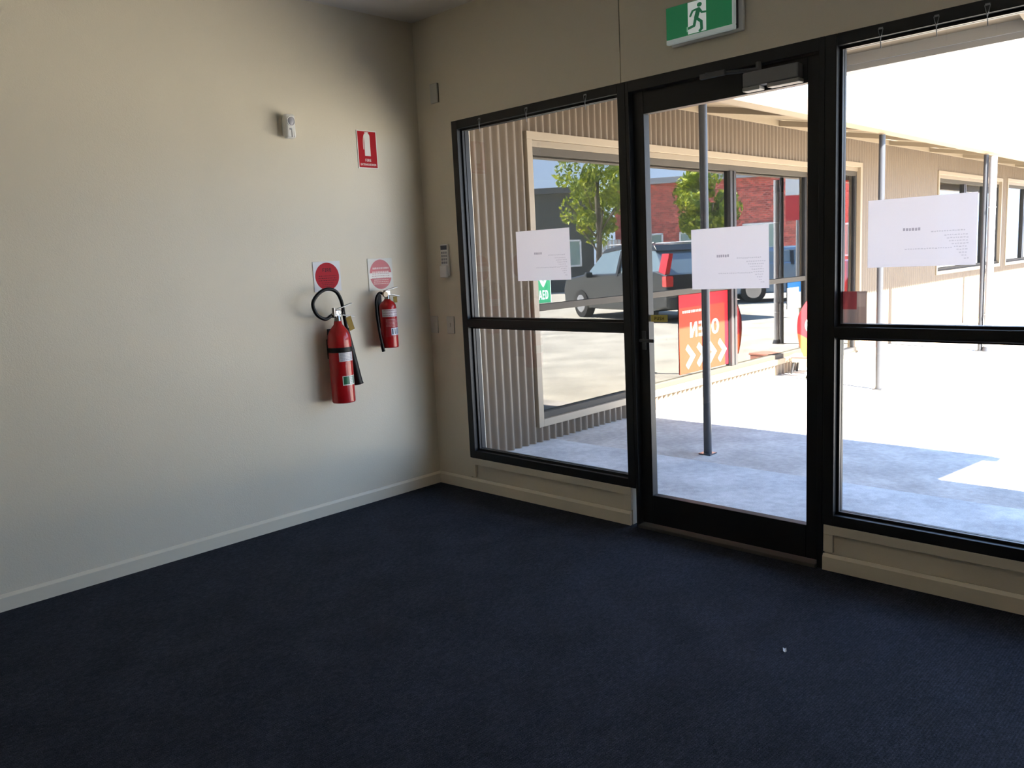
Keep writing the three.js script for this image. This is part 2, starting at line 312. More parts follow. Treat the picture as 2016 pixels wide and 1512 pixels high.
idSign(0.294, 0.486, 1.344, 1.545, 'white square sign with a red disc crossed by a white band', 0.3, (c, w, h) => {
  c.fillStyle = '#dedbd3'; c.fillRect(0, 0, w, h); c.fillStyle = '#c03a44'; c.beginPath(); c.ellipse(w / 2, h / 2, w * 0.44, h * 0.46, 0, 0, 7); c.fill();
  c.fillStyle = '#efe9e6'; c.fillRect(w * 0.04, h * 0.45, w * 0.92, h * 0.17); c.fillStyle = '#e8c9c6'; fineLines(c, w * 0.16, w * 0.84, h * 0.28, h * 0.4, 2, 22); c.fillStyle = '#b98c8c'; fineLines(c, w * 0.14, w * 0.86, h * 0.47, h * 0.6, 3, 10); c.fillStyle = '#e6bdb9'; fineLines(c, w * 0.2, w * 0.8, h * 0.66, h * 0.78, 3, 9);
});
// ---- extinguishers; local x points away from the wall
function wrapLabel(r, y0, y1, a0, a1, m, parent, name, label) {
  const g = new THREE.CylinderGeometry(r, r, y1 - y0, 24, 1, true, a0, a1 - a0).translate(0, (y0 + y1) / 2, 0);
  return obj(name, g, m, parent, label);
}
const leverMat = mat(0.4, 0.4, 0.39, 0.35, { metalness: 0.8 });
function lever(a, b, w, h) {   // flat bar from a to b
  const A = new THREE.Vector3(...a), Bv = new THREE.Vector3(...b), d = Bv.clone().sub(A), g = rbx(-w / 2, w / 2, -h / 2, h / 2, 0, d.length(), h * 0.4);
  g.applyMatrix4(new THREE.Matrix4().lookAt(Bv, A, new THREE.Vector3(0, 1, 0)).setPosition(A)); return g;
}
{ // the carbon dioxide one with the horn
  const t = thing('fire_extinguisher', 'tall red fire extinguisher with black horn and looped hose', 'fire extinguisher', [0.095, 0.695, 0.8]);
  const R = 0.07;
  obj('cylinder', lathe([[0.001, 0.004], [0.055, 0.004], [0.067, 0.001], [R, 0.008], [R, 0.375], [0.066, 0.405], [0.056, 0.43], [0.04, 0.452], [0.026, 0.468], [0.022, 0.49], [0.0, 0.49]], 48), M.red, t);
  const lt = (f, w = 256, h = 128) => new THREE.MeshPhysicalMaterial({ map: canvasTex(w, h, f), roughness: 0.3, side: THREE.DoubleSide });
  wrapLabel(R + 0.0008, 0.252, 0.315, 0.85, 2.25, lt((c, w, h) => { c.fillStyle = '#d8d6da'; c.fillRect(0, 0, w, h); c.fillStyle = '#8b8b95'; fineLines(c, 14, w - 14, 14, h - 24, 6, 7); }), t, 'white_label', 'white printed label');
  wrapLabel(R + 0.0008, 0.108, 0.165, 1.0, 2.3, lt((c, w, h) => { c.fillStyle = '#dfe3df'; c.fillRect(0, 0, w, h); c.fillStyle = '#1f6a49'; c.fillRect(w * 0.06, h * 0.06, w * 0.42, h * 0.82); c.fillRect(w * 0.8, h * 0.06, w * 0.14, h * 0.82); c.fillStyle = '#5e7d6c'; fineLines(c, w * 0.52, w * 0.77, h * 0.14, h * 0.8, 5, 7); }), t, 'green_label', 'green and white panel label');
  obj('bracket_band', lathe([[R + 0.001, 0.305], [R + 0.003, 0.306], [R + 0.003, 0.334], [R + 0.001, 0.335]], 40), M.hose, t, 'black retaining strap');
  obj('wall_bracket', [rbx(-0.0945, -0.07, 0.26, 0.38, -0.03, 0.03, 0.003), rbx(-0.0945, -0.088, 0.2, 0.44, -0.02, 0.02, 0.002)], M.rubber, t, 'black wall bracket');
  const valve = obj('valve', [cyl(0.018, 0.022, 0.035, 20).translate(0, 0.505, 0), cyl(0.015, 0.015, 0.03, 16).rotateX(Math.PI / 2).translate(0, 0.525, 0.02), rbx(-0.014, 0.014, 0.51, 0.556, -0.02, 0.02, 0.005), cyl(0.011, 0.011, 0.05, 16).translate(0.012, 0.545, 0.03)], M.chrome, t, 'chrome valve block');
  obj('carry_handle', lever([0, 0.528, -0.01], [0, 0.508, -0.115], 0.022, 0.006), leverMat, t);
  obj('squeeze_lever', lever([0, 0.556, 0.012], [0, 0.588, -0.105], 0.022, 0.006), leverMat, t);
  obj('hose', tube([[0.0, 0.525, 0.04], [0.004, 0.508, 0.085], [0.008, 0.54, 0.145], [0.008, 0.605, 0.165], [0.008, 0.66, 0.12], [0.008, 0.682, 0.06], [0.005, 0.665, 0.0], [0.0, 0.61, -0.035], [-0.012, 0.53, -0.055], [-0.02, 0.45, -0.07], [-0.02, 0.42, -0.078]], 0.0105, 90, 12), M.hose, t, 'black rubber hose looped above the cylinder');
  const horn = lathe([[0.0, 0], [0.014, 0], [0.016, -0.03], [0.018, -0.06], [0.03, -0.34], [0.034, -0.352], [0.03, -0.352], [0.014, -0.04], [0, -0.03]], 28).rotateX(0.155).translate(-0.022, 0.44, -0.073);
  obj('discharge_horn', horn, M.hose, t, 'black tapering discharge horn');
  obj('inspection_tag', rbx(-0.001, 0.001, 0.428, 0.512, -0.088, -0.05, 0.0006).rotateX(0.28).translate(0.032, 0.0, -0.129), M.brassTag, t, 'yellow inspection tag');
  obj('safety_pin', new THREE.TorusGeometry(0.014, 0.0018, 6, 18).translate(0.025, 0.54, -0.02), M.chrome, t);
}
{ // the powder one
  const t = thing('fire_extinguisher', 'short red fire extinguisher with striped label beside the corner', 'fire extinguisher', [0.085, 0.985, 0.415]);
  const R = 0.053;
  obj('cylinder', lathe([[0.001, 0.004], [0.04, 0.004], [0.05, 0.0], [R, 0.006], [R, 0.25], [0.05, 0.268], [0.04, 0.285], [0.024, 0.296], [0.018, 0.305], [0, 0.305]], 44), M.red, t);
  const lt = (f) => new THREE.MeshPhysicalMaterial({ map: canvasTex(320, 256, f), roughness: 0.3, side: THREE.DoubleSide });
  wrapLabel(R + 0.0008, 0.195, 0.243, 0.15, 2.9, lt((c, w, h) => { c.fillStyle = '#d9cdd3'; c.fillRect(0, 0, w, h); c.fillStyle = '#b0929c'; fineLines(c, 10, w - 10, 30, h - 60, 3, 30); }), t, 'white_band_label', 'white label band');
  wrapLabel(R + 0.0008, 0.07, 0.185, 0.5, 2.6, lt((c, w, h) => { c.fillStyle = '#a8202c'; c.fillRect(0, 0, w, h); c.fillStyle = '#d8a7aa'; fineLines(c, 12, w - 12, 14, h * 0.42, 6, 8); c.fillStyle = '#c4cfe0'; c.fillRect(w * 0.3, h * 0.52, w * 0.66, h * 0.4); c.fillStyle = '#2b3a57'; for (let i = 0; i < 4; i++) c.fillRect(w * (0.36 + i * 0.15), h * 0.58, w * 0.07, h * 0.28); }), t, 'red_label', 'red label with a pale blue panel');
  obj('wall_bracket', [rbx(-0.0845, -0.053, 0.2, 0.25, -0.02, 0.02, 0.003), rbx(-0.0845, -0.078, 0.12, 0.33, -0.016, 0.016, 0.002)], M.rubber, t, 'black wall bracket');
  obj('valve', [cyl(0.016, 0.018, 0.03, 18).translate(0, 0.318, 0), rbx(-0.013, 0.013, 0.325, 0.36, -0.02, 0.02, 0.004)], M.chrome, t, 'chrome valve block');
  obj('pressure_gauge', cyl(0.017, 0.017, 0.014, 20).rotateZ(Math.PI / 2).translate(0.02, 0.335, 0.028), mat(0.6, 0.42, 0.25, 0.3), t, 'round pressure gauge');
  obj('carry_handle', lever([0, 0.335, -0.01], [0, 0.318, -0.095], 0.02, 0.006), leverMat, t);
  obj('squeeze_lever', lever([0, 0.358, 0.012], [0, 0.376, -0.085], 0.02, 0.006), leverMat, t);
  obj('hose', tube([[0, 0.335, 0.018], [0.0, 0.345, 0.055], [0.0, 0.315, 0.082], [0.0, 0.24, 0.088], [0.002, 0.12, 0.08], [0.004, 0.03, 0.068], [0.004, 0.0, 0.063]], 0.009, 60, 10), M.hose, t, 'black hose hanging beside the cylinder');
  obj('nozzle', rod([0.004, 0.03, 0.068], [0.005, -0.02, 0.06], 0.011), M.hose, t);
  obj('inspection_tag', rbx(-0.001, 0.001, 0.28, 0.318, -0.055, -0.025, 0.0006).translate(0.03, 0, 0), M.brassTag, t, 'yellow inspection tag');
}
// plates and switches on the front wall
{
  const o = thing('blank_wall_plate', 'blank cream wall plate high beside the window head', 'wall plate', [0.182, 2.557, 0]);
  obj('plate', rbx(-0.034, 0.034, -0.06, 0.06, 0, 0.012, 0.004), M.creamPlastic, o);
  obj('edge_gasket', rbx(0.0345, 0.0385, -0.058, 0.058, 0, 0.005, 0.001), mat(0.12, 0.1, 0.06, 0.7), o, 'dark gap along the plate edge');
}
function lightSwitch(x, label) {
  const o = thing('light_switch', label, 'light switch', [x, 1.092, 0]);
  obj('plate', rbx(-0.0365, 0.0365, -0.057, 0.057, 0, 0.009, 0.004), M.creamPlastic, o);
  obj('rocker', rbx(-0.006, 0.006, -0.012, 0.012, 0.009, 0.014, 0.002), M.creamPlastic, o);
}
lightSwitch(0.043, 'cream light switch plate tight in the room corner');
lightSwitch(0.207, 'cream light switch plate beside the black window jamb');
{
  const o = thing('wall_keypad', 'grey wall keypad with display and lower flap beside the window', 'keypad', [0.195, 1.51, 0]);
  obj('case', rbx(-0.036, 0.036, -0.1, 0.105, 0, 0.016, 0.005), M.whitePlastic, o);
  obj('display', rbx(-0.03, 0.03, 0.07, 0.098, 0.0162, 0.018, 0.001), mat(0.07, 0.08, 0.11, 0.25), o, 'dark display');
  for (const x of [-0.021, -0.001, 0.019]) for (let r = 0; r < 4; r++) obj('key', rbx(x - 0.006, x + 0.008, 0.044 - r * 0.021, 0.058 - r * 0.021, 0.016, 0.0185, 0.002), M.greyPlastic, o);
  obj('flap', rbx(-0.033, 0.035, -0.108, -0.03, 0.0162, 0.034, 0.006), M.whitePlastic, o, 'pale hinged lower flap');
}
{ // scraps on the carpet
  const g = new THREE.PlaneGeometry(0.012, 0.03, 2, 3); const p = g.attributes.position; for (let i = 0; i < p.count; i++) p.setZ(i, 0.002 + 0.004 * Math.abs(p.getX(i) / 0.006)); g.rotateX(-Math.PI / 2); g.rotateY(0.5); g.computeVertexNormals(); g.translate(2.941, 0.0005, 0.862);
  tag(obj('paper_scrap', g, mat(0.7, 0.7, 0.7, 0.9, { side: THREE.DoubleSide })), 'tiny white paper scrap lying on the dark carpet', 'scrap');
}

// ================================================================ OUTSIDE
const GY = -0.03, WX = -0.35, WEND = -20, GUTX = 1.04, GUTZ = -1.84;
const speck = dataTex(512, (x, y) => { const u = x / 512, v = y / 512; const k = 0.86 + 0.16 * n8(u, v) * 1 + 0.1 * (n64(u, v) - 0.5) + (rnd() - 0.5) * 0.1; return [226 * k, 224 * k, 222 * k]; });
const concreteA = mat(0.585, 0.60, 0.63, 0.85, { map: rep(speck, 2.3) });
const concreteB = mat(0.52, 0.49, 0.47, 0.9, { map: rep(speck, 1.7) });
const asphalt = mat(0.6, 0.57, 0.5, 0.95, { map: rep(speck, 3.1) });
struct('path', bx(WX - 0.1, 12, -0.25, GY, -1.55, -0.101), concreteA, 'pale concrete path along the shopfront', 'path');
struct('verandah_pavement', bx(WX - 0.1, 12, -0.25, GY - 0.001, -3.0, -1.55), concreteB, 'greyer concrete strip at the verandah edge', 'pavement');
struct('forecourt', bx(WX - 0.1, 60, -0.25, GY - 0.002, -60, -3.0), asphalt, 'wide sunlit forecourt paving', 'pavement');
struct('ground', [bx(-60, 80, -0.6, -0.25, -80, 40)], asphalt, 'open ground around the buildings', 'ground');
// outer body of this building
const tan = mat(0.20, 0.155, 0.105, 0.5), tanLight = mat(0.25, 0.195, 0.135, 0.5), brownGrey = mat(0.06, 0.05, 0.04, 0.7, { specularIntensity: 0.4 }), darkFrame = mat(0.022, 0.022, 0.024, 0.35), soffitM = mat(0.2, 0.155, 0.105, 0.7), roofM = mat(0.5, 0.48, 0.44, 0.5);

// prism from a plan outline with a height for each corner
function slab(plan, thick) {
  const n = plan.length, pos = [];
  const tri = (a, b, c) => pos.push(...a, ...b, ...c);
  const top = plan.map(([x, z, y]) => [x, y + thick, z]), bot = plan.map(([x, z, y]) => [x, y, z]);
  for (let i = 1; i < n - 1; i++) { tri(top[0], top[i + 1], top[i]); tri(bot[0], bot[i], bot[i + 1]); }
  for (let i = 0; i < n; i++) { const j = (i + 1) % n; tri(bot[i], top[i], top[j]); tri(bot[i], top[j], bot[j]); }
  const g = new THREE.BufferGeometry(); g.setAttribute('position', new THREE.Float32BufferAttribute(pos, 3)); g.computeVertexNormals(); return metreUV(g);
}
// gutter: an open channel along z or x
function gutter(len) {
  const s = new THREE.Shape(); const P = [[0, 0], [0.115, 0], [0.125, 0.02], [0.125, 0.13], [0.112, 0.137], [0.108, 0.128], [0.116, 0.122], [0.116, 0.022], [0.11, 0.008], [0.008, 0.008], [0.008, 0.14], [0, 0.14]];
  P.forEach(([x, y], i) => (i ? s.lineTo(x, y) : s.moveTo(x, y))); s.closePath();
  return new THREE.ExtrudeGeometry(s, { depth: len, bevelEnabled: false });
}
const HW = 2.93, HG = 2.66;   // underside of the verandah roof at the wall and at the gutter
let verandah;
{
  const t = thing('verandah', 'L-shaped verandah roof with gutters along the shopfront path and corrugated building', 'verandah'); verandah = t;
  obj('roof', [slab([[WX + 0.044, -0.15, HW], [GUTX, GUTZ, HG], [4.95, GUTZ, HG], [4.95, -0.15, HW]], 0.05), slab([[4.95, -0.15, HW], [4.95, -1.12, HW - 0.155], [9, -1.12, HW - 0.155], [9, -0.15, HW]], 0.05)], soffitM, t);
  const g = gutter(4.95 - GUTX - 0.0).rotateY(Math.PI / 2).translate(GUTX, 2.565, GUTZ);
  obj('gutter', g, mat(0.3, 0.29, 0.28, 0.45), t, 'grey gutter trough');
  obj('fascia', bx(GUTX, 4.95, 2.6, 2.7, GUTZ + 0.001, GUTZ + 0.02), mat(0.3, 0.29, 0.28, 0.5), t);
  for (let x = 1.985; x < 4.9; x += 1.06) obj('rafter', slab([[x, -0.15, HW - 0.06], [x, GUTZ + 0.03, HG - 0.05], [x + 0.04, GUTZ + 0.03, HG - 0.05], [x + 0.04, -0.15, HW - 0.06]], 0.055), soffitM, t);
}
// slim posts
function post(x, z, label, extra) {
  const t = thing('verandah_post', label, 'post', [x, GY, z], 0);
  const m = mat(0.035, 0.036, 0.042, 0.35);
  obj('shaft', cyl(0.03, 0.03, 2.58, 20).translate(0, 1.29, 0), m, t);
  obj('base_plate', rbx(-0.05, 0.05, 0, 0.008, -0.05, 0.05, 0.002), m, t);
  if (extra) {
    obj('downpipe', cyl(0.045, 0.045, 2.5, 20).translate(0.085, 1.3, 0.0), mat(0.34, 0.34, 0.36, 0.35, { metalness: 0.3 }), t, 'grey round downpipe');
    for (const y of [0.5, 1.9]) obj('pipe_bracket', new THREE.TorusGeometry(0.048, 0.006, 6, 20).rotateX(Math.PI / 2).translate(0.085, y, 0), mat(0.6, 0.6, 0.6, 0.3, { metalness: 0.8 }), t);
    obj('foot_flare', cyl(0.05, 0.07, 0.06, 20).translate(0.085, 0.03, 0), m, t);
  }
}
post(GUTX, -1.77, 'slim dark steel verandah post where the two gutters meet');
post(GUTX, -5.15, 'slim steel verandah post in front of the red poster door');
post(GUTX, -8.75, 'steel verandah post with a round grey downpipe strapped beside it', true);
post(GUTX, -12.3, 'distant slim steel post past the post with the downpipe');

// ---- the corrugated wing
const ribMat = mat(0.158, 0.118, 0.084, 0.4);
const PITCH = 0.0845;
function ribbed(z0, z1, y0, y1) {   // sheet in the plane x = WX, ribs standing out to +x
  const prof = []; // [z, x]
  const n = Math.round((z0 - z1) / PITCH), p = (z0 - z1) / n;
  for (let i = 0; i < n * 8; i++) prof.push([z0 - i * p / 8, 0.021 - 0.021 * Math.cos(i * Math.PI / 4)]);
  prof.push([z1, 0]);
  const pos = [];
  for (let i = 0; i < prof.length - 1; i++) {
    const [za, xa] = prof[i], [zb, xb] = prof[i + 1];
    const A = [WX + xa, y0, za], Bq = [WX + xb, y0, zb], Cq = [WX + xb, y1, zb], D = [WX + xa, y1, za];
    pos.push(...A, ...Bq, ...Cq, ...A, ...Cq, ...D);
  }
  const g = new THREE.BufferGeometry(); g.setAttribute('position', new THREE.Float32BufferAttribute(pos, 3)); g.computeVertexNormals();
  const nn = g.attributes.normal, pp = g.attributes.position;   // smooth waves
  for (let i = 0; i < nn.count; i++) { const s = 0.021 * Math.sin((z0 - pp.getZ(i)) / p * 2 * Math.PI) * 2 * Math.PI / p, l = Math.hypot(1, s); nn.setXYZ(i, 1 / l, 0, s / l); }
  return metreUV(g);
}
{
  const t = thing('corrugated_building', 'tan corrugated metal building wing with large windows along the forecourt', 'building');
  const TOP = 2.93;
  const openings = [ // z near, z far, y bottom, y top of the trims' outer edge
    [-1.36, -6.56, 0.1, 2.5], [-6.62, -8.09, 0.0, 2.57], [-11.24, -15.04, 0.9, 2.6], [-15.4, -19.2, 0.9, 2.62]];
  const solid = (name, z0, z1, y0, y1, m = ribMat) => {
    let a = z0; while (a > z1 + 0.02) { const b = Math.max(z1, a - PITCH * 9); obj(name, ribbed(a, b, y0, y1), m, t); a = b; }
  };
  ribMat.side = THREE.DoubleSide;
  let z = -0.16;
  for (const [a, b, y0, y1] of openings) {
    if (z - a > 0.03) solid('cladding_sheet', z, a, GY, TOP);
    solid('cladding_sheet', a, b, y1, TOP); if (y0 > 0.05) solid('cladding_sheet', a, b, GY, y0);
    z = b;
  }
  solid('cladding_sheet', z, WEND, GY, TOP);
  // backing and body of the wing, with a room behind the glass
  const core = []; z = -0.16; const X0 = -6.5;
  for (const [a, b, y0, y1] of openings) { if (z > a) core.push(bx(WX - 0.12, WX - 0.002, GY, 3.0, a, z)); core.push(bx(WX - 0.12, WX - 0.002, y1, 3.0, b, a)); if (y0 > GY) core.push(bx(WX - 0.12, WX - 0.002, GY, y0, b, a)); z = b; }
  core.push(bx(WX - 0.12, WX - 0.002, GY, 3.0, WEND, z));
  obj('wall_core', core, tan, t);
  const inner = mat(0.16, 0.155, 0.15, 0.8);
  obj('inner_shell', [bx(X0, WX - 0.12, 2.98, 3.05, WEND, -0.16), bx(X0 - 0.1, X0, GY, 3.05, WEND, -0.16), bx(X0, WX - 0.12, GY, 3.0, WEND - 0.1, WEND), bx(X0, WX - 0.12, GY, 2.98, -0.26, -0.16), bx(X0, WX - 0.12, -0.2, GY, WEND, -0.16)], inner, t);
  // openings: trims, frames, panes
  const winGlass = new THREE.MeshPhysicalMaterial({ color: C(0.58, 0.62, 0.61), roughness: 0, transmission: 1, thickness: 0, ior: 1.85 });
  function opening(name, [a, b, y0, y1], { mull = [], transom, door, fy }) {
    const w = new THREE.Group(); w.name = name; t.add(w);
    const k = 0.062, xo = WX + 0.05;
    obj('trim', [rbx(WX - 0.01, xo, y1 - k, y1, b, a, 0.003), rbx(WX - 0.01, xo, y0, y1 - k, a - k, a, 0.003), rbx(WX - 0.01, xo, y0, y1 - k, b, b + k, 0.003), ...(door ? [] : [rbx(WX - 0.01, xo, y0, y0 + k, b + k, a - k, 0.003)])], tanLight, w, 'pale tan surround');
    const A = a - k, Bz = b + k, Y0 = y0 + (door ? 0 : k), Y1 = y1 - k, xf0 = WX - 0.07, xf1 = WX - 0.005, f = 0.05;
    obj('head_flashing', rbx(WX - 0.06, WX + 0.012, Y1 - 0.05, Y1, Bz, A, 0.003), tan, w);
    const fr = door ? darkFrame : brownGrey;
    obj('frame_head', rbx(xf0, xf1, Y1 - 0.11, Y1 - 0.05, Bz, A, 0.003), brownGrey, w);
    obj('frame_sill', rbx(xf0, xf1 + 0.02, Y0, Y0 + 0.05, Bz, A, 0.003), fr, w);
    for (const zz of [A - f, Bz]) obj('frame_jamb', rbx(xf0, xf1, Y0 + 0.05, Y1 - 0.11, zz, zz + f, 0.003), zz === Bz || door ? darkFrame : tan, w);
    const ms = [A - f, ...mull, Bz + f];
    for (const m of mull) { obj('mullion', rbx(xf0, xf1 + 0.015, Y0 + 0.05, Y1 - 0.11, m + 0.018, m + 0.062, 0.003), darkFrame, w); obj('mullion', rbx(xf0, xf1 + 0.015, Y0 + 0.05, Y1 - 0.11, m - 0.062, m - 0.018, 0.003), darkFrame, w); obj('mullion_gasket', rbx(xf0, xf1 - 0.005, Y0 + 0.05, Y1 - 0.11, m - 0.018, m + 0.018, 0.001), mat(0.4, 0.4, 0.4, 0.3, { metalness: 0.6 }), w); }
    const rows = transom ? [[Y0 + 0.05, transom - 0.028], [transom + 0.028, Y1 - 0.11]] : [[Y0 + 0.05, Y1 - 0.11]];
    for (let i = 0; i < ms.length - 1; i++) {
      const z1 = ms[i] - (i ? 0.062 : 0), z0 = ms[i + 1] + (i < ms.length - 2 ? 0.062 : 0);
      if (transom) obj('transom', rbx(xf0, xf1 + 0.01, transom - 0.028, transom + 0.028, z0, z1, 0.003), brownGrey, w);
      for (const [p, q] of rows) obj('pane', metreUV(new THREE.PlaneGeometry(z1 - z0, q - p).rotateY(Math.PI / 2).translate(WX - 0.03, (p + q) / 2, (z0 + z1) / 2)), winGlass, w, 'reflective glass pane');
    }
  }
  opening('window', openings[0], { mull: [-4.66], transom: 1.09 });
  opening('door', openings[1], { door: true });
  opening('window', openings[2], { mull: [-12.8, -14.0] });
  opening('window', openings[3], { mull: [-16.9] });
  // eaves
  const v = verandah;
  obj('top_plate', [bx(WX + 0.044, WX + 0.066, 2.86, 2.93, WEND, -0.16)], tanLight, v, 'pale tan strip along the wall top');
  for (let q = -2.2; q > WEND; q -= 1.7) obj('rafter', slab([[WX + 0.067, q, HW - 0.07], [GUTX, q, HG - 0.05], [GUTX, q - 0.04, HG - 0.05], [WX + 0.067, q - 0.04, HW - 0.07]], 0.06), soffitM, v);
  obj('roof', slab([[WX + 0.044, -0.15, HW], [WX + 0.044, WEND, HW + 0.03], [GUTX, WEND, HG + 0.03], [GUTX, GUTZ, HG]], 0.05), soffitM, v);
  const g = gutter(-WEND + GUTZ).scale(1, 1, 1).translate(0, 0, WEND).translate(GUTX, 2.56, 0);
  obj('gutter', g, tanLight, v, 'pale tan gutter');
  obj('fascia', bx(GUTX - 0.02, GUTX - 0.001, 2.56, 2.68, WEND, GUTZ), tan, v);
  obj('main_roof', slab([[WX, -0.15, 3.0], [X0 - 0.1, -0.15, 3.06], [X0 - 0.1, WEND, 3.06], [WX, WEND, 3.0]], 0.03), roofM, t);
}
// stickers, posters and signs of the wing
function poster(name, z0, z1, y0, y1, draw, label, x = WX - 0.026, w = 256, h = 256, ex = { specularIntensity: 0.2 }) {
  const g = bx(x, x + 0.003, y0, y1, z1, z0); fitUV(g, 'x');
  return tag(obj(name, g, mat(1, 1, 1, 0.5, { map: canvasTex(w, h, draw), ...ex })), label, 'sign');
}
poster('defibrillator_sticker', -1.478, -1.655, 1.125, 1.42, (c, w, h) => {
  c.fillStyle = '#2f9463'; c.fillRect(0, 0, w, h); c.fillStyle = '#e6f4ee'; c.fillRect(w - 8, 0, 8, h);
  c.beginPath(); c.moveTo(w * 0.46, h * 0.56); c.bezierCurveTo(w * 0.02, h * 0.3, w * 0.16, h * 0.02, w * 0.46, h * 0.2); c.bezierCurveTo(w * 0.78, h * 0.02, w * 0.92, h * 0.3, w * 0.46, h * 0.56); c.fill();
  c.fillStyle = '#2f9463'; c.beginPath(); c.moveTo(w * 0.52, h * 0.2); c.lineTo(w * 0.38, h * 0.37); c.lineTo(w * 0.47, h * 0.37); c.lineTo(w * 0.4, h * 0.5); c.lineTo(w * 0.56, h * 0.32); c.lineTo(w * 0.47, h * 0.32); c.closePath(); c.fill();
  c.fillStyle = '#f0faf5'; c.font = 'bold 92px sans-serif'; c.textAlign = 'center'; c.fillText('AED', w * 0.47, h * 0.9);
}, 'green AED sticker with a white heart on the corrugated building window');
poster('open_sign', -3.6, -4.57, 0.24, 1.055, (c, w, h) => {
  c.fillStyle = '#8c301f'; c.fillRect(0, 0, w, h); c.fillStyle = '#9c1620'; c.fillRect(0, 0, w, h * 0.16); c.fillRect(w * 0.93, 0, w * 0.07, h);
  c.fillStyle = '#f1c8b4'; fineLines(c, w * 0.06, w * 0.5, h * 0.2, h * 0.22, 1, 14);
  c.save(); c.translate(w, 0); c.scale(-1, 1); c.fillStyle = '#fff6ea'; c.font = 'bold 118px sans-serif'; c.textAlign = 'center'; c.fillText('OPEN', w * 0.5, h * 0.55); c.restore();
  c.strokeStyle = '#fff6ea'; c.lineWidth = 34; for (let i = 0; i < 4; i++) { const x = w * (0.14 + i * 0.22); c.beginPath(); c.moveTo(x, h * 0.66); c.lineTo(x + w * 0.12, h * 0.79); c.lineTo(x, h * 0.92); c.stroke(); }
}, 'salmon red open sign with dark red edge and white chevrons low in the window', WX - 0.026, 512, 440);
poster('blue_poster', -6.0, -6.36, 0.73, 1.055, (c, w, h) => { c.fillStyle = '#f4f7fb'; c.fillRect(0, 0, w, h); c.fillStyle = '#0a4f86'; c.fillRect(0, 0, w, h * 0.2); c.fillRect(w * 0.86, 0, w * 0.14, h * 0.4); }, 'small white poster with a bright blue top on the corrugated building window');
poster('red_poster', -7.2, -7.88, 0.2, 2.34, (c, w, h) => { c.fillStyle = '#cf2a1f'; c.fillRect(0, 0, w, h); c.fillStyle = '#f3d9cf'; for (const y of [0.62, 0.68, 0.75]) c.fillRect(w * 0.02, h * y, w * 0.24, h * 0.03); c.fillStyle = '#a81a1a'; c.fillRect(w * 0.92, 0, w * 0.08, h); }, 'tall red poster filling the glass door of the corrugated building', WX - 0.06, 256, 512);
// sticker on our own glass, its printed face turned to the street
{
  const g = new THREE.PlaneGeometry(0.122, 0.14).translate(2.811, 1.212, GZ - 0.004);
  const tex = canvasTex(128, 128, (c, w, h) => { c.fillStyle = '#a4938f'; c.fillRect(0, 0, w, h); c.fillStyle = '#a04a4e'; c.fillRect(0, 0, w * 0.64, h * 0.56); c.fillStyle = '#b5a5a2'; c.fillRect(w * 0.66, h * 0.06, w * 0.28, h * 0.42); });
  tag(obj('window_sticker', g, new THREE.MeshPhysicalMaterial({ map: tex, roughness: 0.8, side: THREE.DoubleSide, transmission: 0.2, thickness: 0, specularIntensity: 0.3 })), 'dark red and grey square sticker on the wide window just above its transom', 'sticker');
}
{
  const t = thing('promotional_flag', 'red and yellow promotional flag board with a white disc outside the corrugated building', 'flag', [-0.1, GY, -5.5], 0.43);
  const sh = new THREE.Shape(); sh.moveTo(0.15, 0.25); sh.lineTo(0.3, 0.25); sh.lineTo(0.3, 0.98); sh.quadraticCurveTo(0.17, 0.93, 0.09, 0.72); sh.quadraticCurveTo(0.05, 0.5, 0.15, 0.25);
  const g = new THREE.ExtrudeGeometry(sh, { depth: 0.012, bevelEnabled: false });
  const tex = canvasTex(256, 512, (c, w, h) => { c.fillStyle = '#a30d1a'; c.fillRect(0, 0, w, h); c.fillStyle = '#c8501d'; c.beginPath(); c.moveTo(0, h * 0.62); c.lineTo(w, h * 0.8); c.lineTo(w, h); c.lineTo(0, h); c.fill(); c.fillStyle = '#fff'; c.beginPath(); c.arc(w * 0.62, h * 0.5, 58, 0, 7); c.fill(); });
  fitUV(g, 'z'); obj('cloth', g, mat(1, 1, 1, 0.7, { map: tex }), t);
  obj('pole', rod([0.31, 0, 0.006], [0.31, 1.05, 0.006], 0.011), darkFrame, t); obj('base', cyl(0.13, 0.14, 0.03, 24).translate(0.31, 0.015, 0.006), darkFrame, t);
}
{
  const t = thing('slatted_stool', 'small reddish slatted stool against the corrugated building', 'stool', [-0.12, GY, -5.95], 0.2);
  const m = mat(0.45, 0.2, 0.15, 0.6);
  for (let i = 0; i < 4; i++) obj('slat', rbx(-0.15, 0.15, 0.2, 0.225, -0.14 + i * 0.072, -0.08 + i * 0.072, 0.003), m, t);
  obj('apron', [rbx(-0.13, 0.13, 0.14, 0.199, -0.13, -0.115, 0.003), rbx(-0.13, 0.13, 0.14, 0.199, 0.115, 0.13, 0.003)], m, t);
  for (const sx of [-0.11, 0.11]) for (const sz of [-0.11, 0.11]) obj('leg', rod([sx * 0.9, 0.2, sz * 0.9], [sx * 1.2, 0, sz * 1.2], 0.013), darkFrame, t);
}

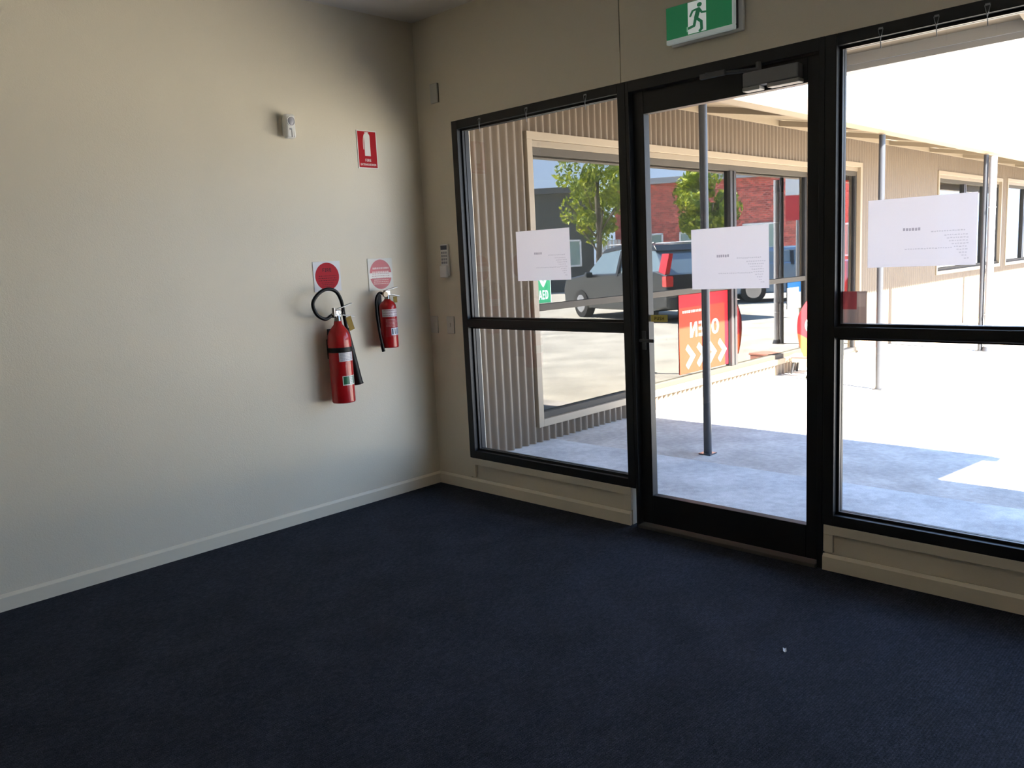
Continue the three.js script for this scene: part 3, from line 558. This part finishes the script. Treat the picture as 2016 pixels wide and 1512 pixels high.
// ---- across the forecourt, seen mirrored in the wing's windows
function car(x, z, heading, paint, label, sedan) {
  const t = thing('car', label, 'car', [x, GY, z], heading);   // nose along local -z
  const s = sedan ? 0.87 : 1, L = sedan ? 4.5 : 4.75, Wd = 1.86;
  const sh = new THREE.Shape();
  const P = [[-2.3, 0.42], [-2.34, 0.72], [-2.2, 0.93], [-1.3, 1.03], [1.95, 1.08], [2.3, 1.0], [2.36, 0.62], [2.32, 0.4], [1.85, 0.3], [-1.9, 0.28]];
  P.forEach(([a, b], i) => (i ? sh.lineTo(a, b) : sh.moveTo(a, b))); sh.closePath();
  const side = (g) => g.rotateY(-Math.PI / 2).translate(Wd / 2, 0, 0);
  const body = side(new THREE.ExtrudeGeometry(sh, { depth: Wd - 0.12, bevelEnabled: true, bevelSize: 0.05, bevelThickness: 0.06, bevelSegments: 3 })).translate(-0.06, 0, 0);
  obj('body', body, paint, t);
  const cab = new THREE.Shape(); const Q = [[-1.25, 1.02], [-0.5, 1.6 * s + 0.02], [0.2, 1.69 * s], [1.6, 1.64 * s], [2.22, 1.05]]; Q.forEach(([a, b], i) => (i ? cab.lineTo(a, b) : cab.moveTo(a, b))); cab.closePath();
  const taper = (g) => { const p = g.attributes.position; for (let i = 0; i < p.count; i++) { const k = 1 - 0.2 * Math.max(0, (p.getY(i) - 1.03) / 0.66); p.setX(i, p.getX(i) * k); } g.computeVertexNormals(); return g; };
  obj('glasshouse', taper(side(new THREE.ExtrudeGeometry(cab, { depth: Wd - 0.14, bevelEnabled: true, bevelSize: 0.02, bevelThickness: 0.03, bevelSegments: 2 })).translate(-0.07, 0, 0)), mat(0.16, 0.22, 0.26, 0.06, { clearcoat: 1, clearcoatRoughness: 0.03 }), t, 'tinted car windows');
  const roof = new THREE.Shape(); const Rr = [[-0.62, 1.56 * s + 0.02], [-0.45, 1.64 * s + 0.02], [0.2, 1.73 * s], [1.62, 1.68 * s], [1.75, 1.58 * s], [0.2, 1.66 * s]]; Rr.forEach(([a, b], i) => (i ? roof.lineTo(a, b) : roof.moveTo(a, b))); roof.closePath();
  obj('roof', taper(side(new THREE.ExtrudeGeometry(roof, { depth: Wd - 0.1, bevelEnabled: true, bevelSize: 0.02, bevelThickness: 0.03, bevelSegments: 2 })).translate(-0.05, 0, 0)), paint, t);
  for (const sx of [-1, 1]) {
    for (const zz of [-0.05 + 0.35, 1.35]) obj('pillar', taper(bx(sx * 0.93 - 0.02, sx * 0.93 + 0.02, 1.03, 1.62 * s, zz, zz + 0.09)), darkFrame, t);
    obj('roof_rail', rod([sx * 0.66, 1.76 * s, -0.4], [sx * 0.66, 1.75 * s, 1.55], 0.02), M.alu, t);
    const tl = merge([bx(sx * 0.86 - 0.09, sx * 0.86 + 0.09, 0.8, 1.02, 2.24, 2.385), taper(bx(sx * 0.84 - 0.06, sx * 0.84 + 0.06, 1.02, 1.5 * s, 2.0, 2.26))]);
    obj('tail_light', tl, mat(0.6, 0.02, 0.02, 0.15, { clearcoat: 1 }), t, 'red tail light');
    for (const zz of [-1.42, 1.42]) { const wh = obj('wheel', cyl(0.35, 0.35, 0.23, 32).rotateZ(Math.PI / 2).translate(sx * 0.84, 0.35, zz), M.rubber, t); obj('wheel_rim', cyl(0.22, 0.22, 0.236, 20).rotateZ(Math.PI / 2).translate(sx * 0.842, 0.35, zz), M.alu, wh); }
    obj('mirror', rbx(sx * 1.02 - 0.09, sx * 1.02 + 0.09, 1.0, 1.14, -0.92, -0.8, 0.03), paint, t);
  }
  obj('rear_bumper', rbx(-0.9, 0.9, 0.32, 0.56, 2.2, 2.43, 0.05), darkFrame, t);
  obj('number_plate', rbx(-0.19, 0.19, 0.72, 0.84, 2.38, 2.405, 0.004), M.whitePlastic, t);
}
car(6.78, -13.13, Math.atan2(-0.927, 0.375), mat(0.016, 0.018, 0.02, 0.3, { clearcoat: 0.5, clearcoatRoughness: 0.05 }), 'grey estate car with red vertical tail lights mirrored in the window', false);
car(5.9, -19.6, 0.9, mat(0.2, 0.3, 0.42, 0.25, { metalness: 0.3, clearcoat: 1, clearcoatRoughness: 0.05 }), 'blue saloon car parked behind the grey one', true);

const leafMat = [mat(0.56, 0.60, 0.06, 0.7, { side: THREE.DoubleSide, transmission: 0.35, thickness: 0 }), mat(0.2, 0.29, 0.04, 0.7, { side: THREE.DoubleSide, transmission: 0.3, thickness: 0 })];
function tree(x, z, y0, y1, r, n, label) {
  const t = thing('street_tree', label, 'tree', [x, GY, z]);
  const bark = mat(0.13, 0.11, 0.09, 0.9);
  const limbs = [tube([[0, 0, 0], [0.03, y0 * 0.5, 0.02], [-0.02, y0, 0], [0.02, (y0 + y1) / 2, 0]], 0.085, 16, 8)];
  for (let i = 0; i < 7; i++) { const a = i * 2.4, h = y0 * 0.8 + i * 0.14; limbs.push(tube([[0, h, 0], [Math.cos(a) * r * 0.3, h + 0.5, Math.sin(a) * r * 0.3], [Math.cos(a) * r * 0.7, h + 1.1, Math.sin(a) * r * 0.7]], 0.03, 10, 6)); }
  obj('trunk', limbs, bark, t);
  const clumps = []; for (let i = 0; i < 38; i++) { const a = rr(0, 6.28), hh = rr(0.05, 0.95), q = Math.sin(Math.PI * (0.12 + 0.8 * hh)); clumps.push([Math.cos(a) * r * q * rr(0.3, 0.95), y0 + (y1 - y0) * hh, Math.sin(a) * r * q * rr(0.3, 0.95), rr(0.16, 0.34) * r]); }
  for (const k of [0, 1]) {
    const pos = [];
    for (let i = 0; i < n; i++) {
      const c = clumps[Math.floor(rnd() * clumps.length)]; const v = new THREE.Vector3(rr(-1, 1), rr(-1, 1), rr(-1, 1)); if (v.length() > 1) v.normalize(); v.multiplyScalar(c[3]).add(new THREE.Vector3(c[0], c[1], c[2]));
      const s = rr(0.05, 0.085), e = new THREE.Euler(rr(0, 6), rr(0, 6), rr(0, 6)); const q = [[0, -s * 1.3, 0], [s * 0.6, 0, s * 0.2], [0, s * 1.3, 0], [-s * 0.6, 0, s * 0.2]].map((p) => new THREE.Vector3(...p).applyEuler(e).add(v));
      pos.push(...q[0], ...q[1], ...q[2], ...q[0], ...q[2], ...q[3]);
    }
    const g = new THREE.BufferGeometry(); g.setAttribute('position', new THREE.Float32BufferAttribute(pos, 3)); g.computeVertexNormals(); metreUV(g);
    obj('foliage', g, leafMat[k], t).userData.kind = 'stuff';
  }
}
tree(11.05, -16.9, 2.0, 6.2, 1.35, 3600, 'broad leafy green street tree mirrored beside the dark shed');
tree(7.85, -17.9, 2.0, 3.95, 0.98, 2600, 'small round yellow-green street tree mirrored before the brick building');

// red brick building and dark shed, facing the wing
function block(name, label, cx, cz, turn, W, H, D, m, roofC, wins, pane) {
  const t = thing(name, label, 'building', [cx, GY, cz], turn);
  obj('walls', bx(-W / 2, W / 2, 0, H, -D, 0), m, t);
  obj('roof', bx(-W / 2 - 0.2, W / 2 + 0.2, H, H + 0.25, -D - 0.2, 0.25), roofC, t);
  for (const [a, b, c, d] of wins) {
    const w = obj('window', [bx(a, b, c, c + 0.08, 0, 0.06), bx(a, b, d - 0.08, d, 0, 0.06), bx(a, a + 0.08, c, d, 0, 0.06), bx(b - 0.08, b, c, d, 0, 0.06), bx((a + b) / 2 - 0.03, (a + b) / 2 + 0.03, c, d, 0, 0.05)], M.whitePlastic, t);
    obj('window_pane', bx(a + 0.08, b - 0.08, c + 0.08, d - 0.08, 0.002, 0.02), pane, w);
  }
  return t;
}
const brickTex = dataTex(256, (x, y) => { const row = Math.floor(y / 16), bx_ = (x + (row % 2) * 16) % 256; const mortar = y % 16 < 2 || bx_ % 32 < 2; const k = 0.8 + 0.4 * n32(Math.floor(bx_ / 32) / 8, row / 16); return mortar ? [190, 170, 160] : [196 * k, 92 * k, 80 * k]; });
const fenceM = mat(0.5, 0.5, 0.48, 0.8);
const brickM = mat(0.95, 0.95, 0.95, 0.85, { map: rep(brickTex, 1.36) });
const paneM = mat(0.3, 0.4, 0.36, 0.1);
{
  const b = block('brick_building', 'low red brick building across the forecourt mirrored in the windows', 13.0, -29.8, -Math.atan2(3.6, 6.6), 11.5, 4.55, 8, brickM, mat(0.4, 0.4, 0.4, 0.6), [[-4.2, -2.7, 1.0, 2.4], [-1.4, 0.2, 1.0, 2.6], [1.4, 2.9, 1.0, 2.4], [3.6, 4.8, 1.0, 2.4]], paneM);
  const d = block('dark_shed', 'dark grey shed with a roller door mirrored behind the trees', 21.2, -23.4, -Math.atan2(3.6, 6.6) - 0.2, 7.5, 4.35, 6, mat(0.075, 0.08, 0.075, 0.7), mat(0.1, 0.1, 0.1, 0.6), [[-3.2, -2.0, 1.1, 2.3]], paneM);
  for (let i = 0; i < 14; i++) obj('roller_slat', rbx(0.2, 3.0, 0.05 + i * 0.2, 0.235 + i * 0.2, 0.005, 0.05, 0.02), mat(0.2, 0.2, 0.2, 0.5), d);
}
{
  const t = thing('paling_fence', 'pale paling fence between the dark shed and the brick building', 'fence', [17.2, GY, -25.9], -0.5);
  for (let i = 0; i < 12; i++) obj('paling', bx(-1.2 + i * 0.16, -1.2 + i * 0.16 + 0.13, 0.05, 2.2, 0, 0.02), fenceM, t);
  obj('rail', [bx(-1.2, 0.7, 0.4, 0.48, -0.05, -0.001), bx(-1.2, 0.7, 1.6, 1.68, -0.05, -0.001)], fenceM, t);
}
{
  const t = thing('street_sign', 'red and white street sign on a pole near the blue car', 'street sign', [4.2, GY, -16.0], -0.5);
  obj('pole', rod([0, 0, 0], [0, 3.3, 0], 0.035), mat(0.3, 0.3, 0.3, 0.4, { metalness: 0.6 }), t);
  obj('white_panel', rbx(-0.28, 0.28, 2.75, 3.3, 0.036, 0.05, 0.004), M.whitePlastic, t); obj('red_panel', rbx(-0.28, 0.28, 2.15, 2.74, 0.036, 0.05, 0.004), mat(0.6, 0.04, 0.05, 0.5), t, 'red lower panel');
}
renderer.render(scene, camera);
